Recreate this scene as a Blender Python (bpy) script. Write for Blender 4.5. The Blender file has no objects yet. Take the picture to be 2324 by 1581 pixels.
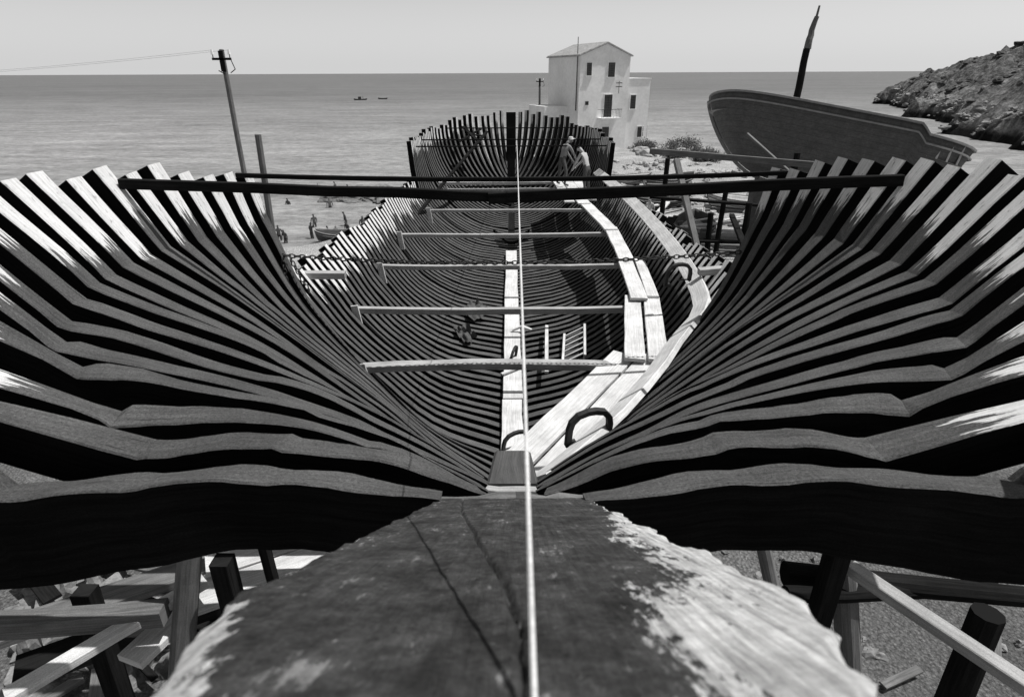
import bpy, bmesh, math, random
from mathutils import Vector, Matrix, noise
random.seed(7)
R=random.random
def U(a,b): return a+(b-a)*R()
scene=bpy.context.scene
COL=scene.collection
# ------------------------------------------------------------------ materials
def nodes(name):
    m=bpy.data.materials.new(name); m.use_nodes=True
    nt=m.node_tree; nt.nodes.clear()
    out=nt.nodes.new('ShaderNodeOutputMaterial'); b=nt.nodes.new('ShaderNodeBsdfPrincipled')
    nt.links.new(b.outputs[0],out.inputs[0])
    return m,nt,b
def mnode(nt,op,a,b=None,c=None,clamp=False):
    n=nt.nodes.new('ShaderNodeMath'); n.operation=op; n.use_clamp=clamp
    for i,x in enumerate((a,b,c)):
        if x is None: continue
        if isinstance(x,(int,float)): n.inputs[i].default_value=x
        else: nt.links.new(x,n.inputs[i])
    return n.outputs[0]
def coords(nt,kind,scale=(1,1,1)):
    tc=nt.nodes.new('ShaderNodeTexCoord'); mp=nt.nodes.new('ShaderNodeMapping')
    nt.links.new(tc.outputs[kind],mp.inputs[0]); mp.inputs['Scale'].default_value=scale
    return mp.outputs[0]
def nz(nt,vec,scale,detail=6,rough=.6,dist=0):
    n=nt.nodes.new('ShaderNodeTexNoise'); nt.links.new(vec,n.inputs['Vector'])
    n.inputs['Scale'].default_value=scale; n.inputs['Detail'].default_value=detail
    n.inputs['Roughness'].default_value=rough; n.inputs['Distortion'].default_value=dist
    return n.outputs[0]
def maprange(nt,v,a,b,c,d,smooth=False):
    n=nt.nodes.new('ShaderNodeMapRange'); nt.links.new(v,n.inputs[0])
    n.interpolation_type='SMOOTHSTEP' if smooth else 'LINEAR'
    for i,x in zip((1,2,3,4),(a,b,c,d)):
        if isinstance(x,(int,float)): n.inputs[i].default_value=x
        else: nt.links.new(x,n.inputs[i])
    return n.outputs[0]
def mixv(nt,f,a,b):
    n=nt.nodes.new('ShaderNodeMix'); n.data_type='FLOAT'
    for i,x in zip((0,2,3),(f,a,b)):
        if isinstance(x,(int,float)): n.inputs[i].default_value=x
        else: nt.links.new(x,n.inputs[i])
    return n.outputs[0]
def bump(nt,b,h,strength,dist):
    n=nt.nodes.new('ShaderNodeBump'); nt.links.new(h,n.inputs['Height'])
    n.inputs['Strength'].default_value=strength; n.inputs['Distance'].default_value=dist
    nt.links.new(n.outputs[0],b.inputs['Normal'])
def togray(nt,b,val):
    c=nt.nodes.new('ShaderNodeCombineColor')
    for i in range(3): nt.links.new(val,c.inputs[i])
    nt.links.new(c.outputs[0],b.inputs['Base Color'])
def simple(name,lo,hi,scale=3,kind='Object',st=(1,1,1),rough=.8,bs=.3,bd=.02,detail=8,spec=.3,grain=0.25):
    m,nt,b=nodes(name); v=coords(nt,kind,st)
    n=nz(nt,v,scale,detail,.65)
    val=maprange(nt,n,.3,.7,lo,hi)
    if grain:
        g=nz(nt,v,scale*9,4,.7); val=mnode(nt,'MULTIPLY',val,maprange(nt,g,.3,.7,1-grain,1+grain))
    togray(nt,b,val); b.inputs['Roughness'].default_value=rough
    b.inputs['Specular IOR Level'].default_value=spec
    if bs: bump(nt,b,n,bs,bd)
    return m
def woodmat(name,lo,hi,rough=.85,stretch=(1.2,28,1),spec=.15):
    m,nt,b=nodes(name); v=coords(nt,'UV',stretch)
    n=nz(nt,v,1.6,7,.65,.4)
    v2=coords(nt,'UV',(1,1,1)); n2=nz(nt,v2,2.2,5,.7); g=nz(nt,v2,110,3,.8)
    val=maprange(nt,n,.32,.68,lo,hi)
    val=mnode(nt,'MULTIPLY',val,maprange(nt,n2,.3,.7,.72,1.2))
    val=mnode(nt,'MULTIPLY',val,maprange(nt,g,.3,.7,.75,1.25))
    togray(nt,b,val); b.inputs['Roughness'].default_value=rough; b.inputs['Specular IOR Level'].default_value=spec
    bump(nt,b,n,.5,.008)
    return m
def ribmat(name):
    m,nt,b=nodes(name)
    v=coords(nt,'UV',(1.5,26,1)); v2=coords(nt,'UV',(1,1,1))
    n=nz(nt,v,1.5,7,.7,.5); n2=nz(nt,v2,1.3,6,.75); g=nz(nt,v2,75,6,.95)
    paint=maprange(nt,n,.3,.7,.058,.105)
    paint=mnode(nt,'MULTIPLY',paint,maprange(nt,n2,.3,.7,.62,1.35))
    paint=mnode(nt,'MULTIPLY',paint,maprange(nt,g,.34,.66,.25,1.85))
    ch=nz(nt,coords(nt,'UV',(7,22,1)),4,5,.75)
    chm=maprange(nt,ch,.67,.70,0,1)
    raw=maprange(nt,n,.3,.7,.48,.76)
    raw=mnode(nt,'MULTIPLY',raw,maprange(nt,g,.3,.7,.8,1.2))
    at=nt.nodes.new('ShaderNodeAttribute'); at.attribute_name='tip'
    dr=nz(nt,coords(nt,'UV',(2.0,26,1)),1.0,6,.65)
    d=mnode(nt,'ADD',at.outputs['Fac'],maprange(nt,dr,.3,.7,-.2,.2))
    mask=maprange(nt,d,.30,.33,1,0)
    dirt=nz(nt,coords(nt,'UV',(3,9,1)),3,5,.7); mask=mnode(nt,'MULTIPLY',mask,maprange(nt,dirt,.34,.42,.35,1))
    mask=mnode(nt,'MAXIMUM',mask,mnode(nt,'MULTIPLY',chm,.5))
    crk=nz(nt,coords(nt,'UV',(1.1,34,1)),1.7,4,.6,.2); crm=maprange(nt,crk,.66,.69,1,.18)
    val=mnode(nt,'MULTIPLY',mixv(nt,mask,paint,raw),crm)
    togray(nt,b,val); b.inputs['Roughness'].default_value=.95; b.inputs['Specular IOR Level'].default_value=.06
    bump(nt,b,mnode(nt,'ADD',n,mnode(nt,'MULTIPLY',g,.6)),.8,.012)
    return m
M_rib=ribmat('painted_frame_face'); M_side=woodmat('frame_side_shade',.005,.012,spec=.02)  # frame sides: shade of the unlit faces put in as near-black colour
M_pdk=woodmat('painted_dark',.05,.09,spec=.1)
M_raw=woodmat('raw_wood',.44,.70); M_rawdk=woodmat('weathered_wood',.09,.19); M_dk=woodmat('dark_wood',.008,.02,spec=.03)
M_mid=woodmat('mid_wood',.26,.42)
M_iron=simple('iron',.012,.03,20,rough=.6,spec=.3)
M_string=simple('string_mat',.5,.62,30,bs=0)
M_white=simple('whitewash',.66,.84,.35,bs=.1,grain=.08)
M_tile=simple('roof_tile',.2,.42,3,bs=.6)
M_shut=simple('shutter',.06,.10,4)
M_glass=simple('dark_pane',.02,.03,4,rough=.2)
M_leaf=simple('leaf',.03,.09,2,bs=0,grain=.3)
# ------------------------------------------------------------------ mesh builder
class MB:
    def __init__(s): s.v=[];s.f=[];s.uv=[];s.tip=[];s.mi=[]
    def addf(s,idx,uvs,mi): s.f.append(idx); s.uv.append(uvs); s.mi.append(mi)
    def sweep(s,path,Ws,Ns,w,d,ch=.01,tips=None,mi=0,ms=None,uo=None,capmi=None):
        ms=mi if ms is None else ms
        n=len(path); base=len(s.v); uo=uo if uo is not None else U(0,40)
        L=[0]
        for i in range(1,n): L.append(L[-1]+(path[i]-path[i-1]).length)
        for i,p in enumerate(path):
            W=Ws[i];N=Ns[i]; ww=w[i] if isinstance(w,list) else w; dd=d[i] if isinstance(d,list) else d
            cs=[(-ww/2,ch),(-ww/2+ch,0),(ww/2-ch,0),(ww/2,ch),(ww/2,dd),(-ww/2,dd)]
            for a,b in cs:
                s.v.append(p+W*a+N*b); s.tip.append(tips[i] if tips else 9)
        dd=d[0] if isinstance(d,list) else d; ww=w[0] if isinstance(w,list) else w
        per=[0,ch*1.4,ww-ch*.6,ww+ch*.8,ww+dd,2*ww+dd,2*ww+2*dd]
        fm=[mi,mi,mi,ms,ms,ms]
        for i in range(n-1):
            for k in range(6):
                k2=(k+1)%6; a=base+i*6
                s.addf((a+k,a+k2,a+6+k2,a+6+k),[(uo+L[i],per[k]+uo),(uo+L[i],per[k+1]+uo),(uo+L[i+1],per[k+1]+uo),(uo+L[i+1],per[k]+uo)],fm[k])
        cm=mi if capmi is None else capmi
        s.addf(tuple(base+k for k in range(6)),[(uo+.02*k,uo) for k in range(6)],cm)
        e=base+(n-1)*6
        s.addf(tuple(e+k for k in range(6)),[(uo+.02*k,uo) for k in range(6)],cm)
    def beam(s,p0,p1,w=.1,h=.1,up=(0,0,1),mi=0,seg=1,sag=0,jit=0,ch=.006,taper=1):
        p0=Vector(p0);p1=Vector(p1);T=(p1-p0).normalized();up=Vector(up)
        W=T.cross(up)
        if W.length<.01: W=T.cross(Vector((1,0,0)))
        W.normalize();N=W.cross(T).normalized()
        if N.dot(up)<0: N=-N
        seg=max(seg,1); P=[];ww=[];hh=[]
        for i in range(seg+1):
            t=i/seg; q=p0.lerp(p1,t)+Vector((0,0,-sag*4*t*(1-t)))
            if jit: q+=Vector((U(-jit,jit),U(-jit,jit),U(-jit,jit)))
            P.append(q+N*h/2); f=1+(taper-1)*t; ww.append(w*f*(1+U(-.04,.04)*(jit>0)));hh.append(h*f)
        s.sweep(P,[W]*len(P),[-N]*len(P),ww,hh,ch=min(ch,w*.2,h*.2),mi=mi)
    def pole(s,p0,p1,r0,r1,mi=0,seg=4,n=9,jit=0):
        p0=Vector(p0);p1=Vector(p1);T=(p1-p0).normalized()
        A=T.orthogonal().normalized();B=T.cross(A);base=len(s.v);L=(p1-p0).length
        for i in range(seg+1):
            t=i/seg;c=p0.lerp(p1,t)
            if jit: c=c+A*U(-jit,jit)+B*U(-jit,jit)
            r=r0+(r1-r0)*t
            for k in range(n):
                a=2*math.pi*k/n; s.v.append(c+(A*math.cos(a)+B*math.sin(a))*r); s.tip.append(9)
        for i in range(seg):
            for k in range(n):
                k2=(k+1)%n;a=base+i*n
                s.addf((a+k,a+k2,a+n+k2,a+n+k),[(L*i/seg,k*.05),(L*i/seg,k*.05+.05),(L*(i+1)/seg,k*.05+.05),(L*(i+1)/seg,k*.05)],mi)
        s.addf(tuple(base+k for k in range(n)),[(0,0)]*n,mi); s.addf(tuple(base+seg*n+k for k in range(n)),[(0,0)]*n,mi)
    def box(s,c,size,mi=0,rot=0):
        c=Vector(c);x,y,z=[q/2 for q in size];base=len(s.v);Rm=Matrix.Rotation(rot,3,'Z')
        for dx,dy,dz in [(-x,-y,-z),(x,-y,-z),(x,y,-z),(-x,y,-z),(-x,-y,z),(x,-y,z),(x,y,z),(-x,y,z)]:
            s.v.append(c+Rm@Vector((dx,dy,dz)));s.tip.append(9)
        for f in [(0,1,2,3),(4,5,6,7),(0,1,5,4),(1,2,6,5),(2,3,7,6),(3,0,4,7)]:
            s.addf(tuple(base+i for i in f),[(0,0),(size[0],0),(size[0],size[2]),(0,size[2])],mi)
    def obj(s,name,mats,parent=None,smooth=False,tip=False):
        me=bpy.data.meshes.new(name); me.from_pydata([tuple(v) for v in s.v],[],s.f)
        uvl=me.uv_layers.new(name='UVMap'); li=0
        for p,uv in zip(me.polygons,s.uv):
            for j in range(p.loop_total): uvl.data[p.loop_start+j].uv=uv[j%len(uv)]
        for p,mi in zip(me.polygons,s.mi): p.material_index=mi; p.use_smooth=smooth
        if tip:
            a=me.attributes.new('tip','FLOAT','POINT')
            for i,t in enumerate(s.tip): a.data[i].value=t
        for m in mats: me.materials.append(m)
        bm=bmesh.new();bm.from_mesh(me);bmesh.ops.recalc_face_normals(bm,faces=bm.faces);bm.to_mesh(me);bm.free()
        o=bpy.data.objects.new(name,me);COL.objects.link(o)
        if parent: o.parent=parent
        return o
def empty(name,loc=(0,0,0)):
    e=bpy.data.objects.new(name,None);e.location=loc;COL.objects.link(e);return e
# ------------------------------------------------------------------ hull form
SA=[(1.75,[(.26,-1.40),(.7,-1.32),(1.1,-1.30),(1.5,-1.33),(1.9,-1.36),(2.5,-.80)]),
(2.07,[(.14,-1.62),(.5,-1.46),(.85,-1.39),(1.2,-1.38),(1.5,-1.42),(2.6,-1.05)]),
(2.5,[(.15,-1.95),(.55,-1.68),(1.0,-1.52),(1.5,-1.42),(2.0,-1.40),(2.9,-.95)]),
(2.93,[(.17,-2.25),(.67,-1.94),(1.15,-1.71),(1.96,-1.46),(2.45,-1.36),(3.15,-.65)]),
(3.78,[(.2,-2.85),(.85,-2.35),(1.4,-2.0),(2.1,-1.66),(2.87,-1.36),(3.5,-.6)]),
(4.73,[(.22,-3.68),(.68,-3.28),(1.25,-2.76),(2.13,-2.01),(3.1,-1.39),(3.6,-.64)]),
(6.0,[(.15,-4.7),(.9,-4.0),(1.6,-3.25),(2.5,-2.3),(3.1,-1.5),(3.4,-.8)]),
(7.3,[(.12,-5.2),(1.1,-4.65),(1.9,-3.75),(2.6,-2.7),(2.98,-1.6),(3.1,-1.0)])]
SB=[(7.5,[(.12,-5.25),(1.2,-4.75),(2.0,-3.9),(2.55,-3.3),(2.85,-2.9),(3.1,-2.5)]),
(9,[(.12,-5.3),(1.2,-4.95),(2.0,-4.3),(2.55,-3.7),(2.87,-3.2),(3.2,-2.68)]),
(14,[(.12,-5.3),(1.3,-5.05),(2.2,-4.5),(2.75,-3.75),(2.98,-3.3),(3.2,-2.9)]),
(19.35,[(.12,-5.3),(1.2,-5.1),(2.1,-4.6),(2.7,-3.9),(2.95,-3.5),(3.05,-3.1)])]
SC=[(19.6,[(.12,-5.3),(1.2,-5.1),(2.1,-4.6),(2.75,-3.9),(3.0,-3.0),(3.1,-1.95)]),
(22,[(.12,-5.2),(1.1,-4.95),(2.0,-4.4),(2.65,-3.6),(2.95,-2.8),(3.1,-1.95)]),
(24.5,[(.12,-4.7),(.8,-4.4),(1.5,-3.9),(2.1,-3.2),(2.5,-2.6),(2.72,-1.88)]),
(26,[(.12,-3.9),(.4,-3.7),(.75,-3.3),(1.1,-2.8),(1.35,-2.3),(1.6,-1.62)]),
(26.75,[(.12,-3.0),(.16,-2.8),(.2,-2.5),(.25,-2.2),(.29,-1.9),(.34,-1.53)])]
def herm(xs,ys,x):
    n=len(xs); x=min(max(x,xs[0]),xs[-1])
    i=0
    while i<n-2 and x>xs[i+1]: i+=1
    def tan(j):
        if j==0: return (ys[1]-ys[0])/(xs[1]-xs[0])
        if j==n-1: return (ys[-1]-ys[-2])/(xs[-1]-xs[-2])
        return .5*((ys[j+1]-ys[j])/(xs[j+1]-xs[j])+(ys[j]-ys[j-1])/(xs[j]-xs[j-1]))
    h=xs[i+1]-xs[i];t=(x-xs[i])/h
    return (2*t**3-3*t*t+1)*ys[i]+(t**3-2*t*t+t)*h*tan(i)+(-2*t**3+3*t*t)*ys[i+1]+(t**3-t*t)*h*tan(i+1)
def section(T,Y):
    xs=[r[0] for r in T]
    return [(herm(xs,[r[1][k][0] for r in T],Y),herm(xs,[r[1][k][1] for r in T],Y)) for k in range(6)]
def ev(T,Y,p,knuckle):
    S=section(T,Y)
    if knuckle:
        if p>4: t=p-4; return (S[4][0]+(S[5][0]-S[4][0])*t,S[4][1]+(S[5][1]-S[4][1])*t)
        K=[0,1,2,3,4]
    else: K=[0,1,2,3,4,5]
    return (herm(K,[S[k][0] for k in K],p),herm(K,[S[k][1] for k in K],p))
ship=empty('ship_hull_under_construction')
mb=MB()
Z3=Vector((0,1,0))
prof=[(3.72,-2.62),(4.0,-3.05),(4.73,-3.72),(5.4,-4.35),(6.2,-4.95),(7.0,-5.3),(8,-5.36),(19,-5.36),(22,-5.25),(23.5,-5.05),(24.6,-4.75),(25.4,-4.3),(26.1,-3.7),(26.6,-2.9),(26.85,-2.2),(26.95,-1.5)]
def rib(T,Y,side,kn,w,topadd,dlow,dtop,tipoff,nj):
    ps=[i*.25 for i in range(0,21)]
    if kn: ps=[i*.125 for i in range(0,31)]+[3.88,4.0,4.12,4.3,4.5,4.7,4.85,5.0]
    P=[]; SY=[]; ph=U(0,100); pj=U(1.2,3.6); jog=U(-.015,.015) if kn else 0
    for p in ps:
        x,z=ev(T,Y,p,kn)
        q=Vector((side*x,Y,z))
        q+=Vector((0,1,0))*nj*noise.noise(Vector((p*.9,ph,0)))+Vector((0,0,1))*nj*.8*noise.noise(Vector((p*1.3,ph,5)))
        if kn: q+=Vector((0,1,0))*.005*noise.noise(Vector((p*4,ph,8)))+Vector((0,0,1))*.004*noise.noise(Vector((p*5,ph,11)))
        if p>pj: q+=Vector((0,jog*.8,jog))
        P.append(q)
        ya=max(T[0][0],Y-.08);yb=min(T[-1][0],Y+.08)
        xa,za=ev(T,ya,p,kn);xb,zb=ev(T,yb,p,kn)
        SY.append(Vector((side*(xb-xa)/(yb-ya),1,(zb-za)/(yb-ya))))
    dirv=(P[-1]-P[-2]).normalized(); P[-1]=P[-1]+dirv*topadd
    Ws=[];Ns=[]
    for i in range(len(P)):
        Tn=(P[min(i+1,len(P)-1)]-P[max(i-1,0)]).normalized()
        W=Z3-Tn*Tn.dot(Z3);W.normalize();N=Tn.cross(W)
        D=SY[i]-Tn*SY[i].dot(Tn)
        if D.y>.2: D=D/D.y
        k=1 if D.length<1.45 else 1.05/math.hypot(D.x,D.z)
        W=Vector((D.x*k,1,D.z*k))
        if N.z>0 and i<len(P)-1 and abs(Tn.x)>abs(Tn.z): N=-N
        elif abs(Tn.x)<=abs(Tn.z) and N.x*side<0: N=-N
        Ws.append(W);Ns.append(N)
    Ln=[0]*len(P)
    for i in range(len(P)-2,-1,-1): Ln[i]=Ln[i+1]+(P[i+1]-P[i]).length
    tips=[l+tipoff for l in Ln]
    d=[dlow+(dtop-dlow)*max(0,(p-1.5)/3.5) for p in ps]
    wl=[w*(1+.07*noise.noise(Vector((p*2.0,ph,20)))) for p in ps]
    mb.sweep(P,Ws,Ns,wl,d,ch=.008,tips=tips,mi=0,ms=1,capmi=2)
def cantrib(yh,zh,top,side,full,w,topadd,tipoff):
    xr,yr,zr=top;P=[];n=20
    for i in range(n+1):
        s=(i/n)**1.3; g=max(0,1-(1-s)**2)**full
        P.append(Vector((side*(.12+(xr-.12)*g),yh+(yr-yh)*g,zh+(zr-zh)*s)))
    P[-1]+=(P[-1]-P[-2]).normalized()*topadd
    h=Vector((side*xr,yr-yh,0)).normalized()
    W=Vector((-h.y,h.x,0))
    if W.y<0: W=-W
    Ws=[];Ns=[];Ln=[0]*len(P)
    for i in range(len(P)):
        Tn=(P[min(i+1,n)]-P[max(i-1,0)]).normalized();N=Tn.cross(W).normalized()
        if N.dot(h)-N.z<0: N=-N
        Ws.append(W);Ns.append(N)
    for i in range(n-1,-1,-1): Ln[i]=Ln[i+1]+(P[i+1]-P[i]).length
    mb.sweep(P,Ws,Ns,w,.16,ch=.008,tips=[l+tipoff for l in Ln],mi=0,ms=1,capmi=2)
Y=1.75;i=0
while Y<7.32:
    for s in(-1,1):
        rib(SA,Y,s,True,.165+U(-.015,.015),U(-.12,.05),.30 if i==0 else .27,.46 if i==0 else .2,U(-.42,-.12) if Y<5.3 else U(-.34,-.06),.03)
    Y+=.325+U(-.014,.014);i+=1
Y=7.6
while Y<19.45:
    for s in(-1,1):
        rib(SB,Y,s,False,.135+U(-.012,.012),U(-.10,.12),.22,.15,U(-.38,-.08),.022)
    Y+=.272+U(-.014,.014)
Y=19.62
while Y<21.9:
    for s in(-1,1):
        rib(SC,Y,s,False,.15,U(-.08,.12),.22,.15,U(-.15,.1),.02)
    Y+=.285
rim=[];y=22.0
while y<=26.74: rim.append((y,)+tuple(ev(SC,y,5,False)));y+=.02
acc=0;lens=[0]
for a,b in zip(rim,rim[1:]):
    acc+=math.dist(a[:2],b[:2]);lens.append(acc)
nr=int(acc/.27)
for k in range(nr+1):
    tgt=acc*k/nr; j=min(range(len(lens)),key=lambda q:abs(lens[q]-tgt))
    yt,xt,zt=rim[j]; yh=22.0+4.1*k/nr
    zh=herm([q[0] for q in prof],[q[1] for q in prof],yh)+.06
    for s in(-1,1): cantrib(yh,zh,(xt,yt+.05,zt),s,.53+.30*k/nr,.14-.03*k/nr,U(-.06,.14),U(-.25,.0))
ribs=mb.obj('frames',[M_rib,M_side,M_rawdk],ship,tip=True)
# --- backbone
mb=MB()
P=[Vector((0,a,b)) for a,b in prof]
Ns=[]
for i in range(len(P)):
    T=(P[min(i+1,len(P)-1)]-P[max(i-1,0)]).normalized();Ns.append(Vector((0,T.z,-T.y)))
mb.sweep(P,[Vector((1,0,0))]*len(P),Ns,.3,.75,mi=0)
mb.obj('keel_and_posts',[M_dk],ship)
mb=MB()
for a,b,o in((6.15,9.05,.0),(9.1,13.4,.012),(13.45,18.6,-.01)):
    mb.beam((o,a,-5.24),(o*.5,b,-5.24),.34,.2,mi=0,seg=6,jit=.008)
mb.obj('keelson',[M_raw],ship)
mb=MB()
mb.beam((0,26.45,-3.3),(0,26.6,-1.48),.40,.3,up=(0,-1,0),mi=0)
mb.beam((0,24.3,-4.5),(0,24.5,-2.95),.3,.22,up=(0,-1,0),mi=0)
for k in range(5): 
    r=.2+.07*k
    P=[Vector((r*math.cos(a)*1.2,19.6+.3*k,-4.98+r*.5*math.sin(a))) for a in [math.pi+math.pi*j/10 for j in range(11)]]
    N=[Vector((math.cos(a),0,math.sin(a))) for a in [math.pi+math.pi*j/10 for j in range(11)]]
    mb.sweep(P,[Vector((0,1,0))]*11,N,.1,.08,mi=0)
mb.obj('stem_knees',[M_dk],ship)
# ------------------------------------------------------------------ foreground post head
def post_head():
    n1,n2=180,250
    bm=bmesh.new();lay=bm.verts.layers.float.new('wear')
    Y0,Y1=-.35,1.84
    ys=[Y0+(Y1-Y0)*(j/n2)**1.25 for j in range(n2+1)]
    crack=[(-.35,-.002),(.2,.004),(.30,.004),(.42,-.002),(.62,-.035),(.95,-.085),(1.3,-.14),(1.7,-.18),(1.9,-.19)]
    grid=[]
    for j,y in enumerate(ys):
        if y<.21: w=.2-.03*(.21-y)
        elif y<.5: w=.2+.08*math.sin((y-.21)/.29*math.pi/2)
        else: w=.28
        wl=w+.006*noise.noise(Vector((y*6,1,0)))+.004*noise.noise(Vector((y*30,1,0)));wr=w+.014*noise.noise(Vector((y*7,7,0)))+.010*noise.noise(Vector((y*26,7,0)))
        if y>1.6: wl+=.03*(y-1.6);wr+=.03*(y-1.6)
        cx=herm([c[0] for c in crack],[c[1] for c in crack],y)+.006*noise.noise(Vector((y*14,3,0)))
        row=[]
        for i in range(n1+1):
            a=i/n1; x=-wl+(wl+wr)*a
            z=-.151-.722*y
            z+=.0028*noise.fractal(Vector((x*10,y*5,0)),1,2,3)+.0018*noise.noise(Vector((x*110,y*7,3)))
            dc=abs(x-cx); z-=.014*max(0,1-dc/(.0036+.001*y))
            ed=min(x+wl,wr-x); chipn=noise.fractal(Vector((x*14,y*14,9)),1,2,4)
            e=.018+.018*chipn
            if ed<e: z-=.5*(e-ed)
            v=bm.verts.new((x,y,z))
            dr=(wr-x); we=0
            if x>0: we=max(0,1.15-dr/(.105 if y<.75 else .105*max(0,(1.5-y)/.75)+.001)) + .75*max(0,1-math.hypot((x-.145)/.075,(y-.36)/.15))
            else: we=.95*max(0,1-(x+wl)/.045)*(1 if .16<y<.42 else .08)
            v[lay]=we; row.append(v)
        grid.append(row)
    for j in range(n2):
        for i in range(n1):
            f=bm.faces.new((grid[j][i],grid[j][i+1],grid[j+1][i+1],grid[j+1][i]));f.smooth=True
    def wall(vs):
        lo=[bm.verts.new((v.co.x*.96,v.co.y,v.co.z-.5)) for v in vs]
        for a in range(len(vs)-1): bm.faces.new((vs[a],vs[a+1],lo[a+1],lo[a]))
    wall([grid[j][0] for j in range(n2+1)]);wall([grid[j][n1] for j in range(n2+1)]);wall(grid[0]);wall(grid[-1])
    bmesh.ops.recalc_face_normals(bm,faces=bm.faces)
    me=bpy.data.meshes.new('sternpost_head');bm.to_mesh(me);bm.free()
    m,nt,b=nodes('worn_painted_timber')
    v=coords(nt,'Object',(1,1,1)); n=nz(nt,coords(nt,'Object',(1.6,1,1)),8,9,.72); n2_=nz(nt,v,40,8,.9); st=nz(nt,coords(nt,'Object',(90,5,5)),1.3,6,.65)
    g=nz(nt,v,200,5,.9)
    paint=maprange(nt,n,.35,.66,.020,.066); paint=mnode(nt,'MULTIPLY',paint,maprange(nt,n2_,.34,.66,.35,1.9)); paint=mnode(nt,'MULTIPLY',paint,maprange(nt,g,.3,.7,.55,1.5)); paint=mnode(nt,'MULTIPLY',paint,maprange(nt,st,.3,.7,.8,1.2))
    spots=maprange(nt,nz(nt,v,30,6,.75),.63,.68,0,.38)
    raw=maprange(nt,st,.35,.65,.30,.74); raw=mnode(nt,'MULTIPLY',raw,maprange(nt,n2_,.3,.6,.55,1.15))
    at=nt.nodes.new('ShaderNodeAttribute');at.attribute_name='wear'
    stripe=nz(nt,coords(nt,'Object',(75,16,16)),1.4,6,.75)
    k=mnode(nt,'ADD',at.outputs['Fac'],maprange(nt,stripe,.3,.7,-.42,.42)); k=mnode(nt,'ADD',k,maprange(nt,n,.3,.7,-.42,.4))
    k=maprange(nt,k,.30,.44,0,1); k=mnode(nt,'MAXIMUM',k,spots); k=mnode(nt,'MULTIPLY',k,maprange(nt,at.outputs['Fac'],0,.05,.35,1))
    togray(nt,b,mixv(nt,k,paint,raw)); b.inputs['Roughness'].default_value=.9; b.inputs['Specular IOR Level'].default_value=.1
    bump(nt,b,mnode(nt,'ADD',n2_,mnode(nt,'MULTIPLY',st,1.6)),.9,.004)
    me.materials.append(m)
    o=bpy.data.objects.new('sternpost_head',me);COL.objects.link(o);o.parent=ship
post_head()
mb=MB()
mb.sweep([Vector((0,1.80,-1.50)),Vector((0,2.6,-2.08)),Vector((0,3.5,-2.74))],[Vector((1,0,0))]*3,[Vector((0,-.59,-.81))]*3,[.62,.36,.34],.5,mi=0)
mb.sweep([Vector((0.0,3.30,-2.53)),Vector((.0,3.72,-2.55))],[Vector((1,0,0))]*2,[Vector((0,0,-1))]*2,[.36,.27],.5,mi=0,ch=.02)
mb.obj('deadwood',[M_pdk],ship)
mb=MB()
mb.beam((-.20,3.27,-2.555),(.24,3.27,-2.57),.06,.02,mi=0,seg=4,jit=.01)
mb.beam((-.30,1.93,-1.562),(.02,1.95,-1.56),.05,.016,mi=1,seg=4,jit=.008);mb.beam((.06,1.94,-1.562),(.33,1.93,-1.56),.05,.016,mi=1,seg=4,jit=.008)
mb.obj('shims',[M_mid,M_rawdk],ship)
# ------------------------------------------------------------------ stringer
def surfX(Y,z):
    T=SA if Y<7.4 else (SB if Y<19.5 else SC)
    best=None
    for k in range(101):
        p=k*.05; x,zz=ev(T,Y,p,T is SA)
        if best is None or abs(zz-z)<best[0]: best=(abs(zz-z),x)
    return best[1]
mb=MB()
P=[];Ns=[];Wv=[]
ys=[3.62,3.9,4.3,4.8,5.4,6.0,6.6,7.1,7.5,7.9,8.4,9,9.8,10.8,12,13.2,14.5,16,17.5,19,20.4]
zs=lambda y: herm([3.6,4.3,6,8,12,19,21],[-2.72,-2.82,-2.98,-2.93,-2.88,-2.92,-2.95],y)
xsr=[surfX(y,zs(y)-.05)-.18 for y in ys]
xsr[0]=.16;xsr[1]=max(xsr[1],.32)
sm=xsr[:]
for _ in range(2): sm=[sm[0]]+[(sm[i-1]+2*sm[i]+sm[i+1])/4 for i in range(1,len(sm)-1)]+[sm[-1]]
for y,x in zip(ys,sm): P.append(Vector((x,y,zs(y))))
for i in range(len(P)):
    T=(P[min(i+1,len(P)-1)]-P[max(i-1,0)]).normalized()
    inward=Vector((0,0,1)).cross(T).normalized()
    if inward.x>0: inward=-inward
    W=(Vector((0,0,1))*.62-inward*.8); W=(W-T*W.dot(T)).normalized()
    N=T.cross(W).normalized()
    if N.z>0: N=-N
    Wv.append(W);Ns.append(N)
mb.sweep(P,Wv,Ns,.25,.07,mi=0,ch=.008)
mb.obj('stringer',[M_raw],ship)
# ------------------------------------------------------------------ cross beams
mb=MB()
for y,z,xa,xb,w,h,s in((7.2,-3.6,-2.05,1.9,.16,.09,-.06),(9.4,-3.6,-2.66,2.35,.10,.10,.03),(11.8,-3.58,-2.72,2.5,.10,.09,.02),(14.3,-3.55,-2.75,2.6,.11,.09,.02),(17.1,-3.55,-2.4,2.3,.1,.08,0),(20.2,-3.5,-2.2,1.5,.1,.08,0)):
    mb.beam((xa,y+.04,z-.02),(xb,y-.02,z),w,h,mi=0,seg=8,jit=.007,sag=s)
    mb.beam((xa+.04,y-.08,z+.1),(xa+.1,y-.08,z-.34),.12,.03,up=(0,-1,0),mi=1)
mb.beam((-3.35,8.75,-2.78),(-2.55,8.8,-2.8),.14,.1,mi=0); mb.beam((2.85,8.75,-2.76),(3.35,8.75,-2.72),.14,.1,mi=0)
mb.beam((-3.1,8.75,-2.9),(-2.9,8.8,-3.5),.09,.05,up=(0,-1,0),mi=0)
mb.obj('cross_spalls',[M_mid,M_raw],ship)
mb=MB()
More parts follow.
